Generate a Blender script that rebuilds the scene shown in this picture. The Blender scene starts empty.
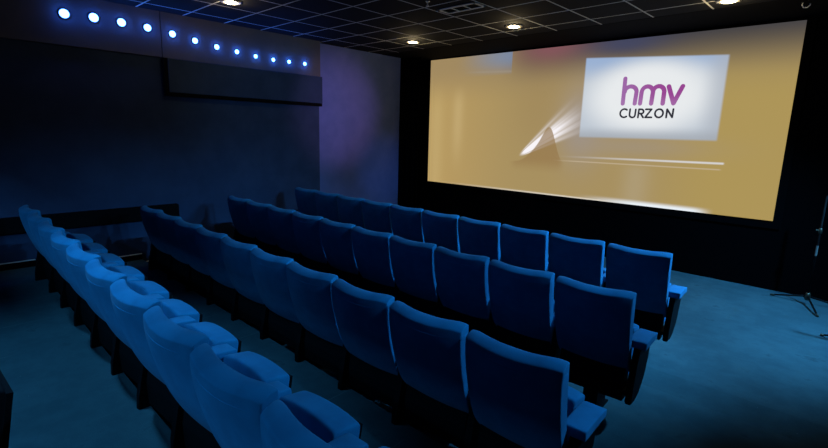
import bpy, bmesh, math, random
from mathutils import Vector, Matrix
random.seed(4)
C = bpy.context.scene.collection
H = 1.93            # eye height above the front floor


# ------------------------------------------------------------------ helpers
def s2l(c):
    return tuple(((v / 255) / 12.92 if v / 255 <= .04045 else ((v / 255 + .055) / 1.055) ** 2.4) for v in c)


def link(name, me, mat=None, parent=None, smooth=False):
    o = bpy.data.objects.new(name, me)
    C.objects.link(o)
    if mat:
        me.materials.append(mat)
    if parent:
        o.parent = parent
    if smooth:
        for p in me.polygons:
            p.use_smooth = True
    return o


def obj(name, bm, mat=None, parent=None, smooth=False):
    me = bpy.data.meshes.new(name)
    bmesh.ops.recalc_face_normals(bm, faces=bm.faces)
    bm.to_mesh(me)
    bm.free()
    return link(name, me, mat, parent, smooth)


def tag(o, label=None, cat=None, group=None, kind=None):
    if label: o['label'] = label
    if cat: o['category'] = cat
    if group: o['group'] = group
    if kind: o['kind'] = kind
    return o


def empty(name, loc, rz=0):
    o = bpy.data.objects.new(name, None)
    C.objects.link(o)
    o.location = loc
    o.rotation_euler = (0, 0, rz)
    o.empty_display_size = .1
    return o


def box(bm, x0, x1, y0, y1, z0, z1, bev=0):
    r = bmesh.ops.create_cube(bm, size=1)
    vs = r['verts']
    for v in vs:
        v.co = Vector((x0 + (v.co.x + .5) * (x1 - x0), y0 + (v.co.y + .5) * (y1 - y0), z0 + (v.co.z + .5) * (z1 - z0)))
    if bev:
        es = list({e for v in vs for e in v.link_edges})
        bmesh.ops.bevel(bm, geom=es, offset=bev, segments=3, affect='EDGES', profile=.5)
    return bm


def boxobj(name, dims, mat, parent=None, bev=0):
    return obj(name, box(bmesh.new(), *dims, bev), mat, parent)


def tube(bm, pts, r, seg=10, cap=True):
    pts = [Vector(p) for p in pts]
    rings = []
    for i, p in enumerate(pts):
        d = (pts[min(i + 1, len(pts) - 1)] - pts[max(i - 1, 0)]).normalized()
        a = d.cross(Vector((0, 0, 1)))
        if a.length < 1e-3: a = d.cross(Vector((1, 0, 0)))
        a.normalize(); b = d.cross(a)
        rr = r[i] if isinstance(r, (list, tuple)) else r
        rings.append([bm.verts.new(p + rr * (math.cos(t) * a + math.sin(t) * b)) for t in [2 * math.pi * k / seg for k in range(seg)]])
    for q, w in zip(rings, rings[1:]):
        for k in range(seg):
            bm.faces.new((q[k], q[(k + 1) % seg], w[(k + 1) % seg], w[k]))
    if cap:
        bm.faces.new(rings[0][::-1]); bm.faces.new(rings[-1])
    return bm


def lathe(bm, prof, seg=28, M=None):
    rings = []
    for r, z in prof:
        if r < 1e-6:
            rings.append([bm.verts.new((0, 0, z))])
        else:
            rings.append([bm.verts.new((r * math.cos(2 * math.pi * k / seg), r * math.sin(2 * math.pi * k / seg), z)) for k in range(seg)])
    for a, b in zip(rings, rings[1:]):
        for k in range(seg):
            k2 = (k + 1) % seg
            if len(a) == 1 and len(b) > 1: bm.faces.new((a[0], b[k], b[k2]))
            elif len(b) == 1 and len(a) > 1: bm.faces.new((a[k], b[0], a[k2]))
            elif len(a) > 1: bm.faces.new((a[k], b[k], b[k2], a[k2]))
    if M is not None:
        for ring in rings:
            for v in ring: v.co = M @ v.co
    return bm


def lattice(us, vs, ws, fn):
    """closed box surface over a grid in (u, v, w), mapped by fn"""
    bm = bmesh.new(); cache = {}
    def V(i, j, k):
        if (i, j, k) not in cache: cache[i, j, k] = bm.verts.new(fn(us[i], vs[j], ws[k]))
        return cache[i, j, k]
    n, m, l = len(us) - 1, len(vs) - 1, len(ws) - 1
    for i in range(n):
        for j in range(m):
            for k in (0, l): bm.faces.new((V(i, j, k), V(i + 1, j, k), V(i + 1, j + 1, k), V(i, j + 1, k)))
        for k in range(l):
            for j in (0, m): bm.faces.new((V(i, j, k), V(i + 1, j, k), V(i + 1, j, k + 1), V(i, j, k + 1)))
    for j in range(m):
        for k in range(l):
            for i in (0, n): bm.faces.new((V(i, j, k), V(i, j + 1, k), V(i, j + 1, k + 1), V(i, j, k + 1)))
    return bm


def subsurf(o, n):
    m = o.modifiers.new('subsurf', 'SUBSURF'); m.levels = n; m.render_levels = n
    for p in o.data.polygons: p.use_smooth = True
    return o


def prism(bm, prof, x0, x1):
    a = [bm.verts.new((x0, y, z)) for y, z in prof]
    b = [bm.verts.new((x1, y, z)) for y, z in prof]
    n = len(prof)
    bm.faces.new(a); bm.faces.new(b[::-1])
    for i in range(n): bm.faces.new((a[i], a[(i + 1) % n], b[(i + 1) % n], b[i]))
    return bm


def interp(t, table):
    for (a, va), (b, vb) in zip(table, table[1:]):
        if t <= b: return va + (vb - va) * max(0, (t - a)) / (b - a)
    return table[-1][1]


# ------------------------------------------------------------------ node helper
class N:
    """arithmetic on shader sockets"""
    def __init__(s, nt, sock): s.nt, s.k = nt, sock
    def _m(s, op, *a, clamp=False):
        n = s.nt.nodes.new('ShaderNodeMath'); n.operation = op; n.use_clamp = clamp
        for i, v in enumerate((s,) + a):
            if isinstance(v, N): s.nt.links.new(v.k, n.inputs[i])
            else: n.inputs[i].default_value = v
        return N(s.nt, n.outputs[0])
    def __add__(s, o): return s._m('ADD', o)
    def __sub__(s, o): return s._m('SUBTRACT', o)
    def __mul__(s, o): return s._m('MULTIPLY', o)
    def __truediv__(s, o): return s._m('DIVIDE', o)
    __radd__ = __add__
    __rmul__ = __mul__
    def exp(s): return s._m('EXPONENT')
    def abs(s): return s._m('ABSOLUTE')
    def sqrt(s): return s._m('SQRT')
    def frac(s): return s._m('FRACT')
    def clamp(s): return s._m('ADD', 0.0, clamp=True)
    def lt(s, v): return s._m('LESS_THAN', v)
    def gt(s, v): return s._m('GREATER_THAN', v)
    def atan2(s, o): return s._m('ARCTAN2', o)
    def min(s, o): return s._m('MINIMUM', o)
    def max(s, o): return s._m('MAXIMUM', o)
    def inv(s): return (s * -1.0) + 1.0
    def ss(s, a, b):
        n = s.nt.nodes.new('ShaderNodeMapRange'); n.interpolation_type = 'SMOOTHSTEP'
        s.nt.links.new(s.k, n.inputs[0])
        if a <= b: lo, hi, t0, t1 = a, b, 0, 1
        else: lo, hi, t0, t1 = b, a, 1, 0
        for i, v in zip((1, 2, 3, 4), (lo, hi, t0, t1)): n.inputs[i].default_value = v
        return N(s.nt, n.outputs[0])
    def gauss(s, c, w):
        d = (s - c) / w
        return (d * d * -1.0).exp()


def mixc(nt, a, b, f):
    n = nt.nodes.new('ShaderNodeMix'); n.data_type = 'RGBA'; n.clamp_factor = True
    for i, v in ((0, f), (6, a), (7, b)):
        if isinstance(v, N): nt.links.new(v.k, n.inputs[i])
        elif i == 0: n.inputs[0].default_value = v
        else: n.inputs[i].default_value = (*v, 1)
    return N(nt, n.outputs[2])


def mat(name, col, rough=.6, metal=0, emit=None, strength=1, spec=.5, sheen=0):
    m = bpy.data.materials.new(name); m.use_nodes = True
    b = m.node_tree.nodes['Principled BSDF']
    b.inputs['Base Color'].default_value = (*col, 1)
    b.inputs['Roughness'].default_value = rough
    b.inputs['Metallic'].default_value = metal
    b.inputs['Specular IOR Level'].default_value = spec
    if sheen:
        b.inputs['Sheen Weight'].default_value = sheen
    if emit:
        b.inputs['Emission Color'].default_value = (*emit, 1)
        b.inputs['Emission Strength'].default_value = strength
    return m


def coords(nt, kind='Object'):
    tc = nt.nodes.new('ShaderNodeTexCoord')
    sp = nt.nodes.new('ShaderNodeSeparateXYZ')
    nt.links.new(tc.outputs[kind], sp.inputs[0])
    return tc, [N(nt, sp.outputs[i]) for i in range(3)]


def noise(nt, vec, scale, detail=3, rough=.5):
    n = nt.nodes.new('ShaderNodeTexNoise')
    nt.links.new(vec, n.inputs['Vector'])
    n.inputs['Scale'].default_value = scale; n.inputs['Detail'].default_value = detail; n.inputs['Roughness'].default_value = rough
    return N(nt, n.outputs['Fac'])


def bump(m, h, strength=.3, dist=.002):
    nt = m.node_tree
    b = nt.nodes.new('ShaderNodeBump'); b.inputs['Strength'].default_value = strength; b.inputs['Distance'].default_value = dist
    nt.links.new(h.k, b.inputs['Height']); nt.links.new(b.outputs[0], nt.nodes['Principled BSDF'].inputs['Normal'])


def fabric_mat(name, c0, c1, sheen=.05):
    m = mat(name, c0, .85, spec=.15, sheen=sheen)
    nt = m.node_tree; tc, _ = coords(nt)
    n1 = noise(nt, tc.outputs['Object'], 9, 3)
    col = mixc(nt, c0, c1, n1.ss(.3, .7))
    nt.links.new(col.k, nt.nodes['Principled BSDF'].inputs['Base Color'])
    bump(m, noise(nt, tc.outputs['Object'], 420, 2), .25, .001)
    return m


def carpet_mat():
    m = mat('carpet', (.03, .12, .17), .95, spec=.1)
    nt = m.node_tree; tc, (x, y, z) = coords(nt)
    v = tc.outputs['Object']
    big = noise(nt, v, 1.3, 4, .6); mid = noise(nt, v, 6, 4, .65); fine = noise(nt, v, 160, 2)
    c = mixc(nt, CARPET0, CARPET1, (big * .5 + mid * .5).ss(.36, .64))
    c = mixc(nt, c, (.014, .036, .046), mid.ss(.60, .74) * .45)          # worn dark marks
    c = mixc(nt, c, (.35, .42, .42), noise(nt, v, 55, 1).ss(.80, .84) * .35)   # specks of litter
    # pale worn joints between the carpet widths on the raised tiers
    seam = ((x + y * .05 + .02 * 1.0) / .66).frac()
    sm = (seam - .5).abs().lt(.0045) * y.lt(1.93) * noise(nt, v, 2.2, 1).ss(.44, .56)
    c = mixc(nt, c, (.14, .20, .20), sm * .6)
    nt.links.new(c.k, nt.nodes['Principled BSDF'].inputs['Base Color'])
    bump(m, fine, .5, .003)
    return m
HMV = [[(-2.809, 0.8658), (-2.8085, 0.5073)], [(-2.8066, 0.6681), (-2.7975, 0.6735), (-2.7945, 0.6943), (-2.7859, 0.7134), (-2.7723, 0.7296), (-2.7546, 0.7416), (-2.7341, 0.7487), (-2.7121, 0.7504), (-2.6903, 0.7467), (-2.67, 0.7379), (-2.6526, 0.7245), (-2.6393, 0.7075), (-2.6309, 0.6879), (-2.628, 0.6672), (-2.629, 0.6426), (-2.636, 0.5037)], [(-2.5604, 0.5021), (-2.5559, 0.6589), (-2.5546, 0.6645), (-2.5521, 0.6849), (-2.5444, 0.7036), (-2.5321, 0.7194), (-2.516, 0.7311), (-2.4974, 0.7381), (-2.4774, 0.7399), (-2.4575, 0.7364), (-2.439, 0.7278), (-2.423, 0.7147), (-2.4108, 0.6981), (-2.403, 0.679), (-2.4002, 0.6588), (-2.401, 0.6347), (-2.4068, 0.4989)], [(-2.3995, 0.6532), (-2.4006, 0.6625), (-2.3982, 0.6826), (-2.3908, 0.701), (-2.379, 0.7165), (-2.3635, 0.7282), (-2.3454, 0.7351), (-2.326, 0.7368), (-2.3067, 0.7333), (-2.2887, 0.7249), (-2.2732, 0.712), (-2.2612, 0.6956), (-2.2536, 0.6769), (-2.2508, 0.6569), (-2.251, 0.6295), (-2.2526, 0.4956)], [(-2.1984, 0.7274), (-2.112, 0.4963), (-2.0216, 0.7231)]]
CUR = [[(-2.7353, 0.4136), (-2.7494, 0.4222), (-2.7652, 0.4264), (-2.7816, 0.4261), (-2.7972, 0.4211), (-2.8109, 0.4118), (-2.8216, 0.399), (-2.8283, 0.3836), (-2.8306, 0.3668), (-2.8284, 0.35), (-2.8217, 0.3345), (-2.811, 0.3214), (-2.7973, 0.3119), (-2.7817, 0.3066), (-2.7652, 0.306), (-2.7493, 0.3101), (-2.7352, 0.3185)], [(-2.6903, 0.4238), (-2.6928, 0.3425), (-2.6928, 0.3425), (-2.688, 0.3276), (-2.6778, 0.315), (-2.6637, 0.3065), (-2.6479, 0.3036), (-2.6328, 0.3065), (-2.6208, 0.3148), (-2.6135, 0.3273), (-2.6121, 0.3421), (-2.6094, 0.4189)], [(-2.5679, 0.3034), (-2.5642, 0.4203), (-2.5304, 0.4198), (-2.5304, 0.4198), (-2.5187, 0.4174), (-2.5082, 0.4106), (-2.5007, 0.4007), (-2.497, 0.389), (-2.498, 0.3774), (-2.5033, 0.3676), (-2.5122, 0.361), (-2.5234, 0.3588), (-2.5648, 0.3591)], [(-2.5347, 0.3589), (-2.4947, 0.3033)], [(-2.469, 0.419), (-2.3902, 0.418), (-2.467, 0.3052), (-2.3806, 0.305)], [(-2.2312, 0.3604), (-2.2332, 0.3753), (-2.2387, 0.3892), (-2.2473, 0.4012), (-2.2584, 0.4105), (-2.2714, 0.4164), (-2.2852, 0.4185), (-2.299, 0.4167), (-2.3119, 0.4111), (-2.3229, 0.4021), (-2.3314, 0.3902), (-2.3366, 0.3762), (-2.3383, 0.3612), (-2.3362, 0.3462), (-2.3307, 0.3322), (-2.3219, 0.3201), (-2.3107, 0.3108), (-2.2976, 0.305), (-2.2837, 0.303), (-2.2699, 0.305), (-2.2571, 0.3107), (-2.2462, 0.3198), (-2.2379, 0.3317), (-2.2328, 0.3456), (-2.2312, 0.3604)], [(-2.1839, 0.3028), (-2.1834, 0.4153), (-2.1059, 0.3046), (-2.1023, 0.4161)]]
SCREEN = 1.0
WARM = 6
LEDP = 2.4
BATTEN, UPC, LOC = 130, 34.5, 42.5
REARY, REARK = -.41, range(3, 7)
BL = (.12, .50, 1.0)
VI = (.95, .48, 1.0)
# added spotlights: position (relative to eye level), power, colour, aim, cone, blend, radius
WASH = [(-3.4, .30, 1.46, 190, BL, (-3.4, .20, -1.7), 1.45, .8, .06),
        (.98, 3.5, 1.2, 320, BL, (-2.2, 1.2, -1.6), .85, .6, .06),
        (.98, 5.4, 1.2, 650, BL, (-2.5, 3.5, -1.6), 1.0, .8, .06),
        (.98, 5.9, 1.2, 900, BL, (-1.5, 5.9, -1.9), 1.5, .8, .06),
        (.98, 4.9, 1.25, 420, BL, (-4.6, 4.12, -.95), .50, 1, .05),
        (.98, 3.75, 1.25, 420, BL, (-4.6, 2.95, -.97), .50, 1, .05),
        (.98, 2.75, 1.25, 300, BL, (-4.6, 1.80, -1.0), .50, 1, .05),
        (.98, 1.95, 1.25, 150, BL, (-3.2, 1.30, -1.85), .55, 1, .05),
        (.98, 5.9, .2, 330, (.0, .30, 1.0), (-7.12, 6.5, -.75), .22, 1, .05),
        (.98, 4.9, .6, 330, BL, (-7.0, 4.1, .2), .46, 1, .05),
        (.98, 5.6, .5, 780, VI, (-7.1, 5.3, .35), .32, 1, .05)]
CARPET0, CARPET1 = (.036, .086, .102), (.052, .116, .134)
M = {}
M['fabric'] = fabric_mat('blue_seat_fabric', (.005, .138, .28), (.007, .172, .34))
M['pipe'] = fabric_mat('piping_fabric', (.006, .15, .31), (.008, .18, .35))
M['shell'] = mat('black_plastic', (.0025, .003, .004), .7, spec=.1)
M['iron'] = mat('black_iron', (.003, .003, .0035), .6, spec=.1)
M['carpet'] = carpet_mat()
M['black'] = mat('black_drape', (.0015, .0015, .002), .95, spec=.02)
M['frame'] = mat('screen_frame', (.0015, .0015, .002), .95, spec=.03)
M['blackceil'] = mat('black_ceiling', (.004, .004, .005), .95, spec=.05)
M['trim'] = mat('dark_trim', (.002, .0022, .003), .85, spec=.06)
M['pale'] = mat('pale_trim', (.72, .72, .74), .6)
M['unlit_seat'] = fabric_mat('unlit_seat_black', (.0015, .0018, .003), (.002, .0025, .004), 0)  # near-black on every part, standing in for rear seats that get no light
M['white'] = mat('white_plastic', (.8, .8, .78), .4)
M['metal'] = mat('worn_metal', (.10, .085, .06), .4, metal=.8)
M['sticker'] = mat('pale_sticker', (.16, .16, .15), .6)
M['grille'] = mat('vent_metal', (.75, .74, .66), .5)


def wall_mat(name, c0, c1, sc=300):
    m = mat(name, c0, .9, spec=.15)
    nt = m.node_tree; tc, _ = coords(nt)
    c = mixc(nt, c0, c1, noise(nt, tc.outputs['Object'], 3, 4, .6).ss(.3, .7))
    nt.links.new(c.k, nt.nodes['Principled BSDF'].inputs['Base Color'])
    bump(m, noise(nt, tc.outputs['Object'], sc, 2), .3, .001)
    return m


M['navy'] = wall_mat('navy_wall_cloth', (.020, .036, .078), (.027, .046, .095))
M['soffit'] = wall_mat('grey_soffit_board', (.075, .075, .085), (.095, .090, .092), 80)
M['plum'] = wall_mat('plum_wall_paint', (.085, .125, .30), (.105, .145, .35), 60)


# ------------------------------------------------------------------ floor, walls, ceiling
prof = [(-2.7, -1.69), (.79, -1.69), (.79, -1.81), (1.93, -1.81), (1.93, -1.93), (2.72, -1.93), (2.94, -1.91), (3.75, -1.91),
        (4.02, -1.877), (8.0, -1.877)]
prof = prof + [(8.0, -2.1), (-2.7, -2.1)]
fl = obj('floor', prism(bmesh.new(), [(y, z + H) for y, z in prof], -8.2, 2.2), M['carpet'])
tag(fl, kind='structure')
WX = -7.0
W = bmesh.new(); box(W, WX - 1.0, WX, -2.7, 5.0 * .972, -2.0 + H, .92 * .972 + H)
tag(obj('wall_left', W, M['navy']), kind='structure')
W = bmesh.new(); box(W, WX - 1.0, WX - .12, 5.0 * .972, 7.5, -2.0 + H, 1.6 + H)
tag(obj('wall_left_front', W, M['plum']), kind='structure')
S = bmesh.new(); box(S, WX - 1.0, WX + .03, -2.7, 2.365, .885 + H, 1.6 + H, .004); box(S, WX - 1.0, WX + .03, 2.372, 4.875, .885 + H, 1.6 + H, .004)
tag(obj('trim_1', S, M['soffit']), kind='structure')
tag(boxobj('wall_front', (-8.2, 2.2, 7.42, 7.6, -2.0 + H, 1.8 + H), M['black']), kind='structure')
# black drape return beside the screen
D = bmesh.new()
pts = [(-7.12 + i * .022, 6.93 - .02 * math.sin(i * 1.1) + .008 * i) for i in range(20)]
for (a, b), (c, d) in zip(pts, pts[1:]):
    q = [D.verts.new(p) for p in ((a, b, -1.875 + H), (c, d, -1.875 + H), (c, d, 1.46 + H), (a, b, 1.46 + H))]
    D.faces.new(q)
bmesh.ops.remove_doubles(D, verts=D.verts, dist=1e-4)
dr = obj('stage_drape', D, M['black'], smooth=True)
sm = dr.modifiers.new('thick', 'SOLIDIFY'); sm.thickness = .012
tag(dr, 'narrow black drape hanging in the corner between plum wall and screen', 'curtain')
tag(boxobj('wall_right', (1.0, 2.2, -2.7, 7.6, -2.0 + H, 1.8 + H), M['black']), kind='structure')
tag(boxobj('wall_back', (-8.2, 2.2, -2.9, -2.7, -2.0 + H, 1.8 + H), M['black']), kind='structure')

# ceiling: grid of dark tiles, then plain black towards the screen
ZC = 1.46
u = 1.032
GX, GY, SX, SY = -4.598 * u, 4.229 * u, .62 * u, .55 * u
mc = mat('ceiling_tiles', (.03, .03, .032), .9, spec=.06)
nt = mc.node_tree; tc, (x, y, z) = coords(nt)
fx = ((x - (GX - 20 * SX)) / SX).frac(); fy = ((y - (GY - 20 * SY)) / SY).frac()
ex = (fx.min(fx.inv())) * SX; ey = (fy.min(fy.inv())) * SY
line = ex.min(ey).lt(.010)
tile = mixc(nt, (.010, .010, .012), (.017, .017, .020), noise(nt, tc.outputs['Object'], 2.5, 3))
tile = mixc(nt, tile, (.012, .012, .013), noise(nt, tc.outputs['Object'], 220, 1).ss(.6, .66))
nt.links.new(mixc(nt, tile, (.62, .61, .55), line).k, nt.nodes['Principled BSDF'].inputs['Base Color'])
cl = bmesh.new(); box(cl, -8.2, 2.2, -2.9, 6.42, ZC + H, ZC + .3 + H)
tag(obj('ceiling', cl, mc), kind='structure')
tag(boxobj('ceiling_front', (-8.2, 2.2, 6.42, 7.6, ZC + H - .004, ZC + .3 + H), M['blackceil']), kind='structure')

# left wall joinery
pn = empty('mounted_wall_panel', (WX, 2.365, .392 + H))
tag(pn, 'long navy cloth acoustic panel on the left wall below the blue lights', 'wall panel')
obj('panel_face', box(bmesh.new(), 0, .085, .045, 2.51, .05, .488, .006), M['navy'], pn)
b = bmesh.new(); box(b, 0, .075, 0, .045, 0, .488); box(b, 0, .075, .045, 2.51, 0, .05)
obj('panel_shadow_strip', b, M['trim'], pn)  # near-black strips paint the shadow at the panel's left and lower edges
lg = empty('wall_ledge', (WX, 0, 0))
tag(lg, 'low black ledge along the left wall behind the far seats', 'ledge')
obj('ledge_board', box(bmesh.new(), 0, .10, -1.2, 2.42, -1.26 + H, -1.08 + H, .006), M['trim'], lg)
for nm, y0, y1, zf in (('baseboard_left_rear', -2.7, .79, -1.69), ('baseboard_left', .79, 1.93, -1.81), ('baseboard_left_front', 1.93, 4.86, -1.93)):
    bb = obj(nm, box(bmesh.new(), WX, WX + .02, y0 + .003, y1 - .003, zf + H, zf + .075 + H), M['trim'])
    tag(bb, kind='structure')
    obj('cap', box(bmesh.new(), WX, WX + .024, y0 + .003, y1 - .003, zf + .075 + H, zf + .083 + H), M['pale'], bb)

# ------------------------------------------------------------------ screen
SXc, SZc, SY_ = -3.76, .22, 7.38
ms = bpy.data.materials.new('projected_picture'); ms.use_nodes = True
nt = ms.node_tree; nt.nodes.clear()
tc, (x, y, z) = coords(nt)
x = x + SXc; z = z + SZc
L = lambda *c: s2l(c)
vec = tc.outputs['Object']
col = mixc(nt, L(182, 153, 97), L(167, 144, 96), x.ss(-6.6, -4.2))
col = mixc(nt, col, L(173, 149, 89), x.ss(-2.6, -1.4))
col = mixc(nt, col, L(140, 122, 96), z.ss(.5, 1.3) * .55)
col = mixc(nt, col, L(64, 63, 68), z.ss(.78, 1.5) * x.ss(-5.1, -4.2))
col = mixc(nt, col, L(152, 126, 86), x.gauss(-4.2, .55) * z.ss(-.6, .5) * .3)
col = mixc(nt, col, L(134, 84, 92), x.gauss(-4.05, .62) * z.gauss(1.45, .26) * .9)
col = mixc(nt, col, L(66, 70, 98), x.gauss(-2.85, .55) * z.ss(1.12, 1.36) * .85)
col = mixc(nt, col, L(204, 180, 128), x.gauss(-5.95, .13) * z.ss(-.9, .2) * z.ss(1.0, .5) * .45)
col = mixc(nt, col, L(204, 180, 124), x.gauss(-6.5, .18) * z.ss(1.1, .3) * .35)
blk = x.ss(-4.785, -4.80) * z.ss(1.04, 1.08)
col = mixc(nt, col, L(116, 140, 172), blk * x.ss(-6.1, -4.82) * (z.ss(1.02, 1.36) * .75 + .10) * .9)
col = mixc(nt, col, L(160, 148, 132), x.ss(-4.78, -4.80) * x.ss(-5.9, -5.4) * (z - 1.10 - (x + 4.8) * -.04).abs().ss(.03, .0) * .5)
col = mixc(nt, col, L(156, 146, 140), x.gauss(-3.42, .36) * z.gauss(.2, .6) * .85)
col = mixc(nt, col, L(158, 146, 132), x.gauss(-2.6, .9) * z.gauss(-.12, .16) * .55)
col = mixc(nt, col, L(176, 160, 128), x.gauss(-2.5, .2) * z.ss(-.3, -.5) * .6)
# beam of light fanning to the upper right behind a plain dark mound
dx = x + 4.62; dz = z + .42
r = (dx * dx + dz * dz).sqrt()
ang = dz.atan2(dx)
cmb = nt.nodes.new('ShaderNodeCombineXYZ'); nt.links.new((ang * 9.0).k, cmb.inputs[0])
st = noise(nt, cmb.outputs[0], 1.6, 2, .5)
fan = ang.ss(.34, .50) * ang.ss(.86, .62)
inten = fan * r.ss(.10, .32) * (r * -.9).exp() * (st.ss(.30, .66) * .85 + .25) * r.ss(1.6, .8) * 2.6
col = mixc(nt, col, L(250, 246, 250), inten.clamp())
mh = (x.gauss(-3.96, .17) * .52 + x.gauss(-4.18, .22) * .22 - .46)
col = mixc(nt, col, L(152, 123, 80), (z - mh).ss(.015, -.015) * x.ss(-4.75, -4.55) * x.ss(-3.62, -3.80) * z.ss(-.66, -.36) * .8)
# bright lines and floor glow of the pictured room
col = mixc(nt, col, L(222, 222, 226), (z + .312 - (x + 2.6) * .012).abs().ss(.022, .004) * x.ss(-3.9, -1.9) * x.ss(-1.39, -1.42) * .8)
col = mixc(nt, col, L(196, 178, 150), (z + .388 - (x + 2.6) * .006).abs().ss(.014, .004) * x.ss(-3.9, -3.4) * x.ss(-1.41, -1.46) * .7)
col = mixc(nt, col, L(236, 244, 252), z.ss(-.895, -.975) * x.ss(-3.5, -2.3) * x.ss(-1.42, -1.72))
col = mixc(nt, col, L(232, 226, 214), z.ss(-.955, -.985) * x.ss(-6.7, -3.4) * x.ss(-2.6, -3.2) * .8)
# white caption panel
ztop = (x + 3.437) * -.060 + 1.207
inp = x.ss(-3.455, -3.425) * x.ss(-1.505, -1.545) * z.ss(-.02, .02) * (z - ztop).ss(.015, -.015)
px = (x + 2.48) / .98; pz = (z - .60) / .60
rr = (px * px + pz * pz).sqrt()
pan = mixc(nt, L(232, 235, 237), L(190, 199, 210), rr.ss(.5, 1.2))
pan = mixc(nt, pan, L(146, 172, 210), z.ss(.78, 1.18) * rr.ss(.6, 1.15) * .85)
pan = mixc(nt, pan, L(170, 176, 186), x.ss(-1.85, -1.5) * .65)
pan = mixc(nt, pan, L(160, 166, 174), z.ss(.20, .0) * .75)
col = mixc(nt, col, pan, inp)
em = nt.nodes.new('ShaderNodeEmission'); out = nt.nodes.new('ShaderNodeOutputMaterial')
nt.links.new(col.k, em.inputs[0]); nt.links.new(em.outputs[0], out.inputs[0])
em.inputs[1].default_value = SCREEN

scr = empty('cinema_screen', (SXc, SY_, SZc + H))
tag(scr, 'large glowing cinema screen on the black front wall with a lettered white panel', 'cinema screen')
ss_ = bmesh.new()
q = [(-6.715 - SXc, 1.435 - SZc), (-.795 - SXc, 1.415 - SZc), (-.785 - SXc, -.980 - SZc), (-6.70 - SXc, -1.003 - SZc)]
fr = [ss_.verts.new((a, 0, b)) for a, b in q]; bk = [ss_.verts.new((a, .015, b)) for a, b in q]
ss_.faces.new(fr); ss_.faces.new(bk[::-1])
for i in range(4): ss_.faces.new((fr[i], fr[(i + 1) % 4], bk[(i + 1) % 4], bk[i]))
obj('picture', ss_, ms, scr)
b = bmesh.new()
box(b, -3.04, 3.06, .016, .038, -1.30, 1.225)
obj('screen_frame', b, M['frame'], scr)


def strokes(polys, w):
    """flat rounded strokes, one mesh"""
    bm = bmesh.new(); k = 0
    for pl in polys:
        for i, p in enumerate(pl):
            pts = []
            if i + 1 < len(pl):
                a, c = Vector(p), Vector(pl[i + 1]); d = (c - a).normalized() * w / 2; n = Vector((-d.y, d.x))
                base = math.atan2(n.y, n.x)
                for t in range(9): pts.append(a + Vector((math.cos(base + math.pi * t / 8), math.sin(base + math.pi * t / 8))) * w / 2)
                for t in range(9): pts.append(c + Vector((math.cos(base + math.pi + math.pi * t / 8), math.sin(base + math.pi + math.pi * t / 8))) * w / 2)
                k += 1
                bm.faces.new([bm.verts.new((v.x - SXc, -.0015 - .00001 * (k % 7), v.y - SZc)) for v in pts])
    return bm


mp = bpy.data.materials.new('purple_letters'); mp.use_nodes = True
nt = mp.node_tree; nt.nodes.clear(); tc, (x, y, z) = coords(nt)
c = mixc(nt, L(158, 106, 168), L(152, 70, 146), (x + SXc + z * .35).ss(-2.75, -2.02))
c = mixc(nt, c, L(170, 122, 176), z.ss(.42, .26) * .55)
em = nt.nodes.new('ShaderNodeEmission'); out = nt.nodes.new('ShaderNodeOutputMaterial')
nt.links.new(c.k, em.inputs[0]); nt.links.new(em.outputs[0], out.inputs[0]); em.inputs[1].default_value = SCREEN
tag(obj('lettering', strokes(HMV, .060), mp, scr), 'purple rounded letters hmv')
mk = mat('ink_letters', (0, 0, 0), 1, emit=L(48, 48, 58), strength=SCREEN, spec=0)
tag(obj('lettering', strokes(CUR, .026), mk, scr), 'dark capital letters CURZON')

# ------------------------------------------------------------------ seats
CW, TOP = .512, .965
REAR = [(.33, .20), (.36, .185), (.42, .13), (.456, .105), (.51, .084), (.634, .046), (.76, .014), (.86, .001), (.97, 0)]


def back_fn(a, d, t):
    # a across -1..1, d depth 0 rear..1 front, t height 0..1
    z = .36 + (TOP - .36) * t
    z -= t ** 6 * (.016 * (1 - a * a) + .012 * max(0, abs(a) - .8) / .2)
    z += .012 * t ** 8 * d * (1 - d) * 4
    z -= .026 * t ** 10 * (1 - d)
    x = a * CW / 2 * (1 - .03 * (1 - t))
    wrap = -.046 * (1 - a * a)
    wing = max(0, (abs(a) - .62) / .38) * max(0, min(1, (z - .68) / .14))
    thick = .060 + .034 * (1 - abs(a) ** 3) + .030 * wing * (2 - wing) * .7 + .012 * math.sin(math.pi * min(1, t * 1.1))
    y = interp(z, REAR) + wrap * (.35 + .65 * t) + d * thick
    x *= 1 - .018 * (1 - abs(2 * d - 1)) * 0
    return (x, y + .012 * (t ** 8) * (.5 - d), z)


def make_seat_meshes():
    us = [-1, -.93, -.8, -.5, -.2, .2, .5, .8, .93, 1]
    vs = [0, .14, .5, .86, 1]
    ws = [0, .04, .15, .35, .55, .75, .88, .95, .985, 1]
    out = {}
    out['back'] = lattice(us, vs, ws, back_fn)
    th = math.radians(80); Lc, T = .375, .155; HY, HZ = .450, .235
    def seat_fn(a, b, c):
        # b along depth 0 hinge..1 front edge, c thickness
        w = .205 * (1 - .04 * b)
        crown = .014 * (1 - a * a) * math.sin(math.pi * min(1, b + .1)) if c > .5 else 0
        round_ = 0; l_end = .022 * (abs(a) ** 3) * b
        n = c * T + crown - round_
        l = b * Lc - l_end
        return (a * w, HY + l * math.cos(th) - n * math.sin(th), HZ + l * math.sin(th) + n * math.cos(th))
    out['seat'] = lattice([-1, -.93, -.5, 0, .5, .93, 1], [0, .06, .3, .7, .90, 1], [0, .22, .5, .78, 1], seat_fn)
    def pan_fn(a, b, c):
        l = .04 + b * (Lc - .08); n = -.025 + c * .025
        return (a * .18, HY + l * math.cos(th) - n * math.sin(th), HZ + l * math.sin(th) + n * math.cos(th))
    out['pan'] = lattice([-1, 1], [0, 1], [0, 1], pan_fn)
    return out


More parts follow.
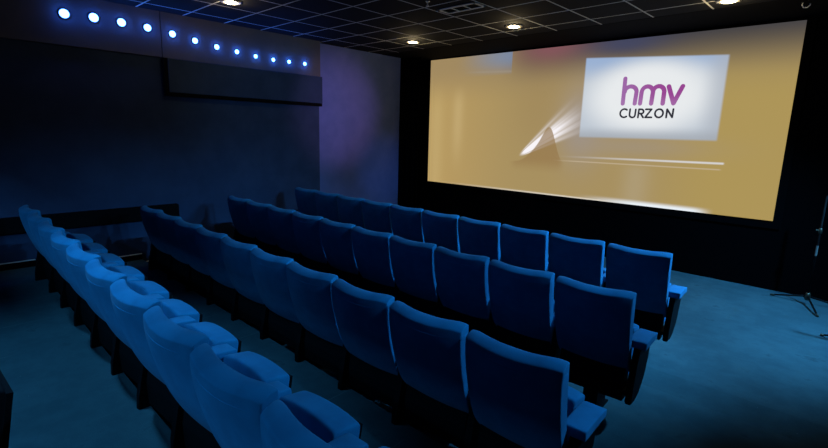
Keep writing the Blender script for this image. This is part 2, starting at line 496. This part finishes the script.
AX = CW / 2 + .024
def arm_bm(x0):
    def f(a, b, c):
        y = .135 + .285 * b
        zt = .612 + .006 * math.sin(math.pi * b) - .012 * max(0, (b - .85) / .15)
        return (x0 + a * .057, y, .560 + (zt - .560) * c)
    return lattice([-1, -.85, 0, .85, 1], [0, .06, .5, .94, 1], [0, .2, .8, 1], f)
PANEL_END = [(.15, .562), (.40, .562), (.40, .50), (.39, .42), (.36, .33), (.31, .26), (.24, .205), (.16, .185), (.07, .19), (.075, .30), (.115, .45)]
PANEL = [(.15, .562), (.40, .562), (.40, .50), (.385, .42), (.36, .345), (.35, .25), (.35, .022), (.05, .022), (.065, .20), (.115, .45)]
def panel_bm(x0, end=False):
    bm = prism(bmesh.new(), PANEL_END if end else PANEL, x0 - .021, x0 + .021)
    bmesh.ops.bevel(bm, geom=[e for e in bm.edges if abs(e.verts[0].co.x - e.verts[1].co.x) < 1e-5], offset=.006, segments=2, affect='EDGES')
    return bm
def foot_bm(x0, end=False):
    bm = bmesh.new()
    if end:
        prism(bm, [(.10, .27), (.30, .27), (.27, .02), (.36, .012), (.36, 0), (.02, 0), (.02, .012), (.09, .02)], x0 - .30, x0 - .20)
        box(bm, x0 - .21, x0 - .021, .12, .28, .22, .25)
    else:
        box(bm, x0 - .021, x0 + .021, .04, .35, 0, .022)
    return bm

def build_first_seat():
    t = empty('cinema_chair', (0, 0, 0))
    g = make_seat_meshes()
    bk = subsurf(obj('backrest', g['back'], M['fabric'], t), 2)
    pb = bmesh.new()
    pts = [back_fn(a, 0, .895 - .02 * (1 - a * a)) for a in [i / 12 for i in range(-12, 13)]]
    # the seam turns up the two ends of the top gusset
    for s, ed in ((-1, 0), (1, -1)):
        e = Vector(pts[ed]); add = [(e.x + s * .001, e.y + .02, e.z + .012), (e.x + s * .001, e.y + .05, e.z + .02)]
        pts = (add[::-1] + pts) if ed == 0 else (pts + add)
    pts = [(p[0] * .992, p[1] + .004, p[2]) for p in pts]
    tube(pb, pts, .0032, 6)
    obj('piping', pb, M['pipe'], bk, smooth=True)
    subsurf(obj('seat', g['seat'], M['fabric'], t), 2)
    obj('seat_pan', g['pan'], M['shell'], t)
    shell = [(.16, .44), (.22, .42), (.24, .16), (.14, .16), (.135, .30)]
    obj('added_dark_shell', prism(bmesh.new(), shell, -.225, .225), M['shell'], t)  # black shell added to darken the gap under the seat back
    return t
def add_side(t, x0, end=False):
    subsurf(obj('armrest', arm_bm(x0), M['fabric'], t), 1)
    obj('side_panel', panel_bm(x0, end), M['shell'], t)
    obj('foot', foot_bm(x0, end), M['iron'], t)


def copy_tree(o, parent=None):
    c = o.copy(); C.objects.link(c)
    if parent:
        c.parent = parent
    for ch in list(o.children): copy_tree(ch, c)
    return c


def copy_tree(o, parent=None):
    c = o.copy(); C.objects.link(c)
    if parent:
        c.parent = parent
    for ch in list(o.children): copy_tree(ch, c)
    return c


ROT = math.radians(3.5)
ORD = ['', 'second ', 'third ', 'fourth ', 'fifth ']
base_seat = build_first_seat()
kinds = {'end': copy_tree(base_seat), 'left': copy_tree(base_seat), 'plain': base_seat}
add_side(kinds['plain'], AX)
add_side(kinds['left'], AX); add_side(kinds['left'], -AX)
add_side(kinds['end'], AX, True)
fresh = {'plain', 'left', 'end'}
rows = [
    ('front row', 'front row by the screen', -6.601, 4.09, -.915 - TOP + .005, range(10)),
    ('second row', 'second row', -6.483, 2.925, -.95 - TOP + .005, range(10)),
    ('third row', 'third row', -6.366, 1.772, -.97 - TOP + .005, range(10)),
    ('raised row', 'raised row nearest viewer', -6.298, .632, -.849 - TOP + .004, range(10)),
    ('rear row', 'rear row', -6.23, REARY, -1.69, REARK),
]
dark = {}
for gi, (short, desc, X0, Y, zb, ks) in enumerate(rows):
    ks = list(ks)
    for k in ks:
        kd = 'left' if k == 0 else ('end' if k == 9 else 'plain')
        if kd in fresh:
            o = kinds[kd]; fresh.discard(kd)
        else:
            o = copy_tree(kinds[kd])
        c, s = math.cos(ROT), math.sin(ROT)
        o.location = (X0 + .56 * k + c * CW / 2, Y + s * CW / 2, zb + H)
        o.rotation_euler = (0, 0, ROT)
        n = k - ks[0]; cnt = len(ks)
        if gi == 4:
            lab = 'seat blackened as unlit at the lower left picture edge, ' + ('farthest of its row', 'second farthest of its row', 'second nearest of its row', 'nearest of its row')[n]
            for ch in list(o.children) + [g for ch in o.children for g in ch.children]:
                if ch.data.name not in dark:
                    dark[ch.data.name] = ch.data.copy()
                    dark[ch.data.name].materials.clear(); dark[ch.data.name].materials.append(M['unlit_seat'])
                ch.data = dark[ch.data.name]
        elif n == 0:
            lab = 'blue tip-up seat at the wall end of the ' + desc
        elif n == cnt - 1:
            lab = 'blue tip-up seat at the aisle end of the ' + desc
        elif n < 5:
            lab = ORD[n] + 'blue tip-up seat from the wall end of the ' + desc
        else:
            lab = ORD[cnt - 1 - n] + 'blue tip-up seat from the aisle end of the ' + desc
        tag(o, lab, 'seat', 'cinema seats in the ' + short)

# ------------------------------------------------------------------ lamps
warm = (1.0, .78, .42)
mlens = mat('warm_lens', (.9, .85, .7), .4, emit=(1.0, .86, .50), strength=12)
mtrim = mat('lamp_trim', (.25, .24, .2), .35, metal=.5)


def downlight(X, Y, label, power):
    t = empty('ceiling_light', (X, Y, ZC + H))
    tag(t, label, 'ceiling light', 'warm round ceiling lights')
    b = bmesh.new(); lathe(b, [(.075, -.002), (.082, -.016), (.115, -.012), (.122, 0), (.075, 0)])
    obj('trim_ring', b, mtrim, t, smooth=True)
    b = bmesh.new(); lathe(b, [(.078, -.004), (.070, -.018), (.04, -.024), (0, -.026)])
    obj('lens', b, mlens, t, smooth=True)
    l = bpy.data.lights.new('downlight_glow', 'POINT'); l.energy = power; l.color = warm; l.shadow_soft_size = .03
    lo = bpy.data.objects.new('downlight_glow', l); C.objects.link(lo); lo.location = (0, 0, -.07); lo.parent = t


for X, Y, lb, pw in ((-5.70, 5.81, 'warm round ceiling light nearest the left end of the screen', WARM),
                     (-3.78, 5.81, 'warm round ceiling light above the screen, left of its white panel', WARM),
                     (-5.73, 2.753, 'warm round ceiling light near the row of blue wall lights', WARM),
                     (-1.34, 6.11, 'warm round ceiling light at the top edge above the white panel', WARM)):
    downlight(X, Y, lb, pw)

mled = mat('blue_lens', (.3, .5, .9), .4, emit=(.12, .36, 1.0), strength=9)
mbez = mat('led_bezel', (.02, .03, .06), .5)
LED = [(1.37, 1.273), (1.669, 1.282), (1.97, 1.278), (2.273, 1.265), (2.583, 1.235), (2.883, 1.192), (3.192, 1.151), (3.499, 1.125), (3.801, 1.098), (4.105, 1.083), (4.392, 1.087), (4.694, 1.09)]
RY = Matrix.Rotation(math.pi / 2, 4, 'Y')
WORDS = ['leftmost and largest', 'second', 'third', 'fourth', 'fifth', 'sixth', 'seventh', 'eighth', 'ninth', 'tenth', 'eleventh', 'last and smallest']
led0 = None
for i, (Y, zz) in enumerate(LED):
    t = empty('wall_light', (WX + .03, Y * .972, zz * .972 + H))
    tag(t, ('%s blue wall light of the row high on the left wall' if i in (0, 11) else '%s blue light from the left in the row high on the left wall') % WORDS[i],
        'wall light', 'blue lights along the left wall')
    if led0 is None:
        b = bmesh.new(); lathe(b, [(.048, 0), (.064, 0), (.062, .010), (.050, .012), (.048, .006)], M=RY)
        bz = obj('bezel', b, mbez, t, smooth=True)
        b = bmesh.new(); lathe(b, [(.049, .001), (.047, .014), (.030, .024), (0, .028)], M=RY)
        ln = obj('lens', b, mled, t, smooth=True)
        l = bpy.data.lights.new('blue_glow', 'POINT'); l.energy = LEDP; l.color = (.03, .16, 1.0); l.shadow_soft_size = .03
        led0 = (bz, ln)
    else:
        t.scale = (1 - .42 * min(1, max(0, i - 1) / 7),) * 3
        for q_ in led0:
            q2 = q_.copy(); q2.parent = t; C.objects.link(q2)
    lo = bpy.data.objects.new('blue_glow', l); C.objects.link(lo); lo.location = (.042, 0, 0); lo.parent = t

# unseen spotlights added on the right wall and ceiling to light seats and walls
mwash = mat('added_wash_lens', (.4, .5, .9), .4, emit=(.1, .35, 1.0), strength=4)
for j, (X, Y, Z, pw, cl_, aim, size, bl, rad) in enumerate(WASH):
    up = Z > 1.25; back = Y < -2.4
    t = empty('added_ceiling_spotlight' if up else 'added_wall_spotlight', (X, Y, Z + H))
    tag(t, ('added coloured spotlight on the ceiling above the picture' if up else 'added coloured spotlight on the wall beside or behind the viewer'), 'spotlight', 'added spotlights outside the picture')
    d = (Vector(aim) - Vector((X, Y, Z))).normalized()
    off = Vector((0, 0, -.13)) if up else (Vector((0, .14, 0)) if back else Vector((-.14, 0, 0)))
    Rq = Vector((0, 0, -1)).rotation_difference(d)
    Mx = Matrix.Translation(off) @ Rq.to_matrix().to_4x4()
    b = bmesh.new(); lathe(b, [(0, .06), (.05, .06), (.075, .03), (.08, -.05), (.072, -.05), (.07, -.02)], 20, Mx)
    obj('added_lamp_housing', b, M['iron'], t, smooth=True)
    b = bmesh.new(); lathe(b, [(.071, -.025), (.04, -.03), (0, -.032)], 20, Mx)
    obj('lens', b, mwash, t, smooth=True)
    b = bmesh.new(); tube(b, [(0, 0, 0), off * .6], .012)
    obj('bracket', b, M['iron'], t)
    l = bpy.data.lights.new('added_wash_beam', 'SPOT'); l.energy = pw; l.color = cl_; l.spot_size = size; l.spot_blend = bl; l.shadow_soft_size = rad
    lo = bpy.data.objects.new('added_wash_beam', l); C.objects.link(lo); lo.parent = t
    lo.matrix_local = Mx @ Matrix.Translation((0, 0, -.07 - rad))

# unseen slotted batten added under the rear ceiling to light the raised row's backs
bt = empty('added_light_batten', (-3.2, -2.45, 1.30 + H))
tag(bt, 'added blue slotted light batten under the ceiling behind the viewer', 'light batten')
b = bmesh.new(); box(b, -2.9, 2.9, -.12, -.11, -.26, .10); box(b, -2.9, 2.9, -.12, .20, .09, .10)
for xx in (-2.9, 2.89): box(b, xx, xx + .01, -.12, .20, -.26, .10)
obj('added_lamp_housing', b, M['iron'], bt)
obj('added_batten_upper_door', box(bmesh.new(), -2.9, 2.9, .20, .206, -.20 * math.tan(math.radians(UPC)), .10), M['iron'], bt)
obj('added_batten_lower_door', box(bmesh.new(), -2.9, 2.9, -.12, .16, -.16 * math.tan(math.radians(LOC)) - .006, -.16 * math.tan(math.radians(LOC))), M['iron'], bt)
l = bpy.data.lights.new('added_batten_light', 'AREA'); l.shape = 'RECTANGLE'; l.size = 5.2; l.size_y = .03; l.energy = BATTEN; l.color = BL
lo = bpy.data.objects.new('added_batten_light', l); C.objects.link(lo); lo.parent = bt
lo.rotation_euler = (math.radians(90 - 39), 0, 0)
for sx in (-2.2, 2.2):
    b = bmesh.new(); tube(b, [(sx, 0, .10), (sx, 0, ZC - 1.30)], .01); obj('added_batten_hanger', b, M['iron'], bt)

# ------------------------------------------------------------------ ceiling fittings
v = empty('ceiling_vent', (-3.81, 4.65, ZC + H))
v.location = (-3.765, 4.635, ZC + H)
tag(v, 'pale slotted air vent set into the dark ceiling tiles', 'ceiling vent')
b = bmesh.new(); a0, b0 = .275, .105
for xs, ys in (((-a0, a0), (-b0, -b0 + .022)), ((-a0, a0), (b0 - .022, b0)), ((-a0, -a0 + .022), (-b0, b0)), ((a0 - .022, a0), (-b0, b0))):
    box(b, *xs, *ys, -.012, 0)
obj('vent_frame', b, M['grille'], v)
for sx in (-.09, .09):
    b = bmesh.new(); box(b, sx - .006, sx + .006, -b0 + .02, b0 - .02, -.010, 0); obj('vent_bar', b, M['grille'], v)
b = bmesh.new(); box(b, -a0 + .02, a0 - .02, -b0 + .02, b0 - .02, -.003, 0)
obj('vent_back', b, M['blackceil'], v)

sp = empty('ceiling_sprinkler', (-3.885, 4.18, ZC + H)); tag(sp, 'small white sprinkler head on the ceiling above the vent', 'sprinkler')
b = bmesh.new(); lathe(b, [(.0, 0), (.028, 0), (.026, -.006), (.008, -.010), (.007, -.045), (.018, -.048), (.018, -.052), (0, -.053)], 14)
obj('head', b, M['white'], sp, smooth=True)
hk = empty('ceiling_hook', (-.748, 6.66, ZC + H)); tag(hk, 'small white hook hanging from the ceiling near the top right corner', 'hook')
b = bmesh.new(); tube(b, [(-.03, 0, 0), (-.03, 0, -.03), (-.015, 0, -.055), (.015, 0, -.058), (.035, 0, -.04), (.036, 0, -.02)], .006, 8)
obj('hook_wire', b, M['white'], hk, smooth=True)

# ------------------------------------------------------------------ stands near the screen
FZ = -1.877 + H
def stand(loc, rz, legs, pole, label, boom):
    t = empty('tripod_stand', loc, rz); tag(t, label, 'stand')
    b = bmesh.new(); lathe(b, [(.0, .15), (.018, .15), (.026, .13), (.03, .09), (.026, .06), (0, .055)], 16)
    obj('hub', b, M['metal'], t, smooth=True)
    for lx, ly in legs:
        b = bmesh.new(); tube(b, [(lx * .04, ly * .04, .105), (lx * .9, ly * .9, .022), (lx, ly, .014)], [.011, .009, .009], 8)
        lgo = obj('leg', b, M['iron'], t, smooth=True)
        b = bmesh.new(); tube(b, [(lx * .93, ly * .93, .017), (lx * 1.03, ly * 1.03, .0135)], [.0135, .0135], 10)
        obj('rubber_foot', b, M['metal'], lgo, smooth=True)
    b = bmesh.new(); tube(b, [(0, 0, .12), (0, 0, pole)], .011, 10)
    obj('pole', b, M['iron'], t, smooth=True)
    b = bmesh.new(); lathe(b, [(.011, .86), (.017, .865), (.019, .89), (.017, .92), (.011, .925)], 14)
    obj('clutch', b, M['metal'], t, smooth=True)
    b = bmesh.new(); tube(b, [(0, 0, .895), (-.04, -.01, .90)], .008, 8); obj('knob', b, M['metal'], t)
    b = bmesh.new(); lathe(b, [(.0122, .60), (.0122, .72)], 12)
    obj('sticker', b, M['sticker'], t, smooth=True)
    return t


stand((-.300, 7.06, FZ), 0, ((-.345, .10), (.13, -.42), (.33, .15)), 1.30, 'black tripod stand on the blue carpet right of the screen', .45)
stand((.17, 5.92, FZ), 0, ((-.265, .07), (.2, .18), (.1, -.26)), 1.30, 'second black stand at the right picture edge, only its foot showing', .2)

# ------------------------------------------------------------------ world, camera, view
w = bpy.data.worlds.new('world'); bpy.context.scene.world = w; w.use_nodes = True
w.node_tree.nodes['Background'].inputs[0].default_value = (0, 0, 0, 1)
cd = bpy.data.cameras.new('camera'); cam = bpy.data.objects.new('camera', cd); C.objects.link(cam)
R3 = Matrix(((0.7183727593526873, -0.15221755091734568, 0.6788007040455477), (0.6951297503637108, 0.11903569380279144, -0.7089606009928713), (0.027114733620139313, 0.9811525471574813, 0.19132294798872282)))
cam.matrix_world = Matrix.Translation((0, 0, H)) @ R3.to_4x4()
cd.sensor_width = 36; cd.lens = 470.2 / 828 * 36; cd.clip_start = .02
sc = bpy.context.scene; sc.camera = cam
sc.view_settings.view_transform = 'Standard'; sc.view_settings.look = 'None'; sc.view_settings.gamma = 1; sc.view_settings.exposure = 0
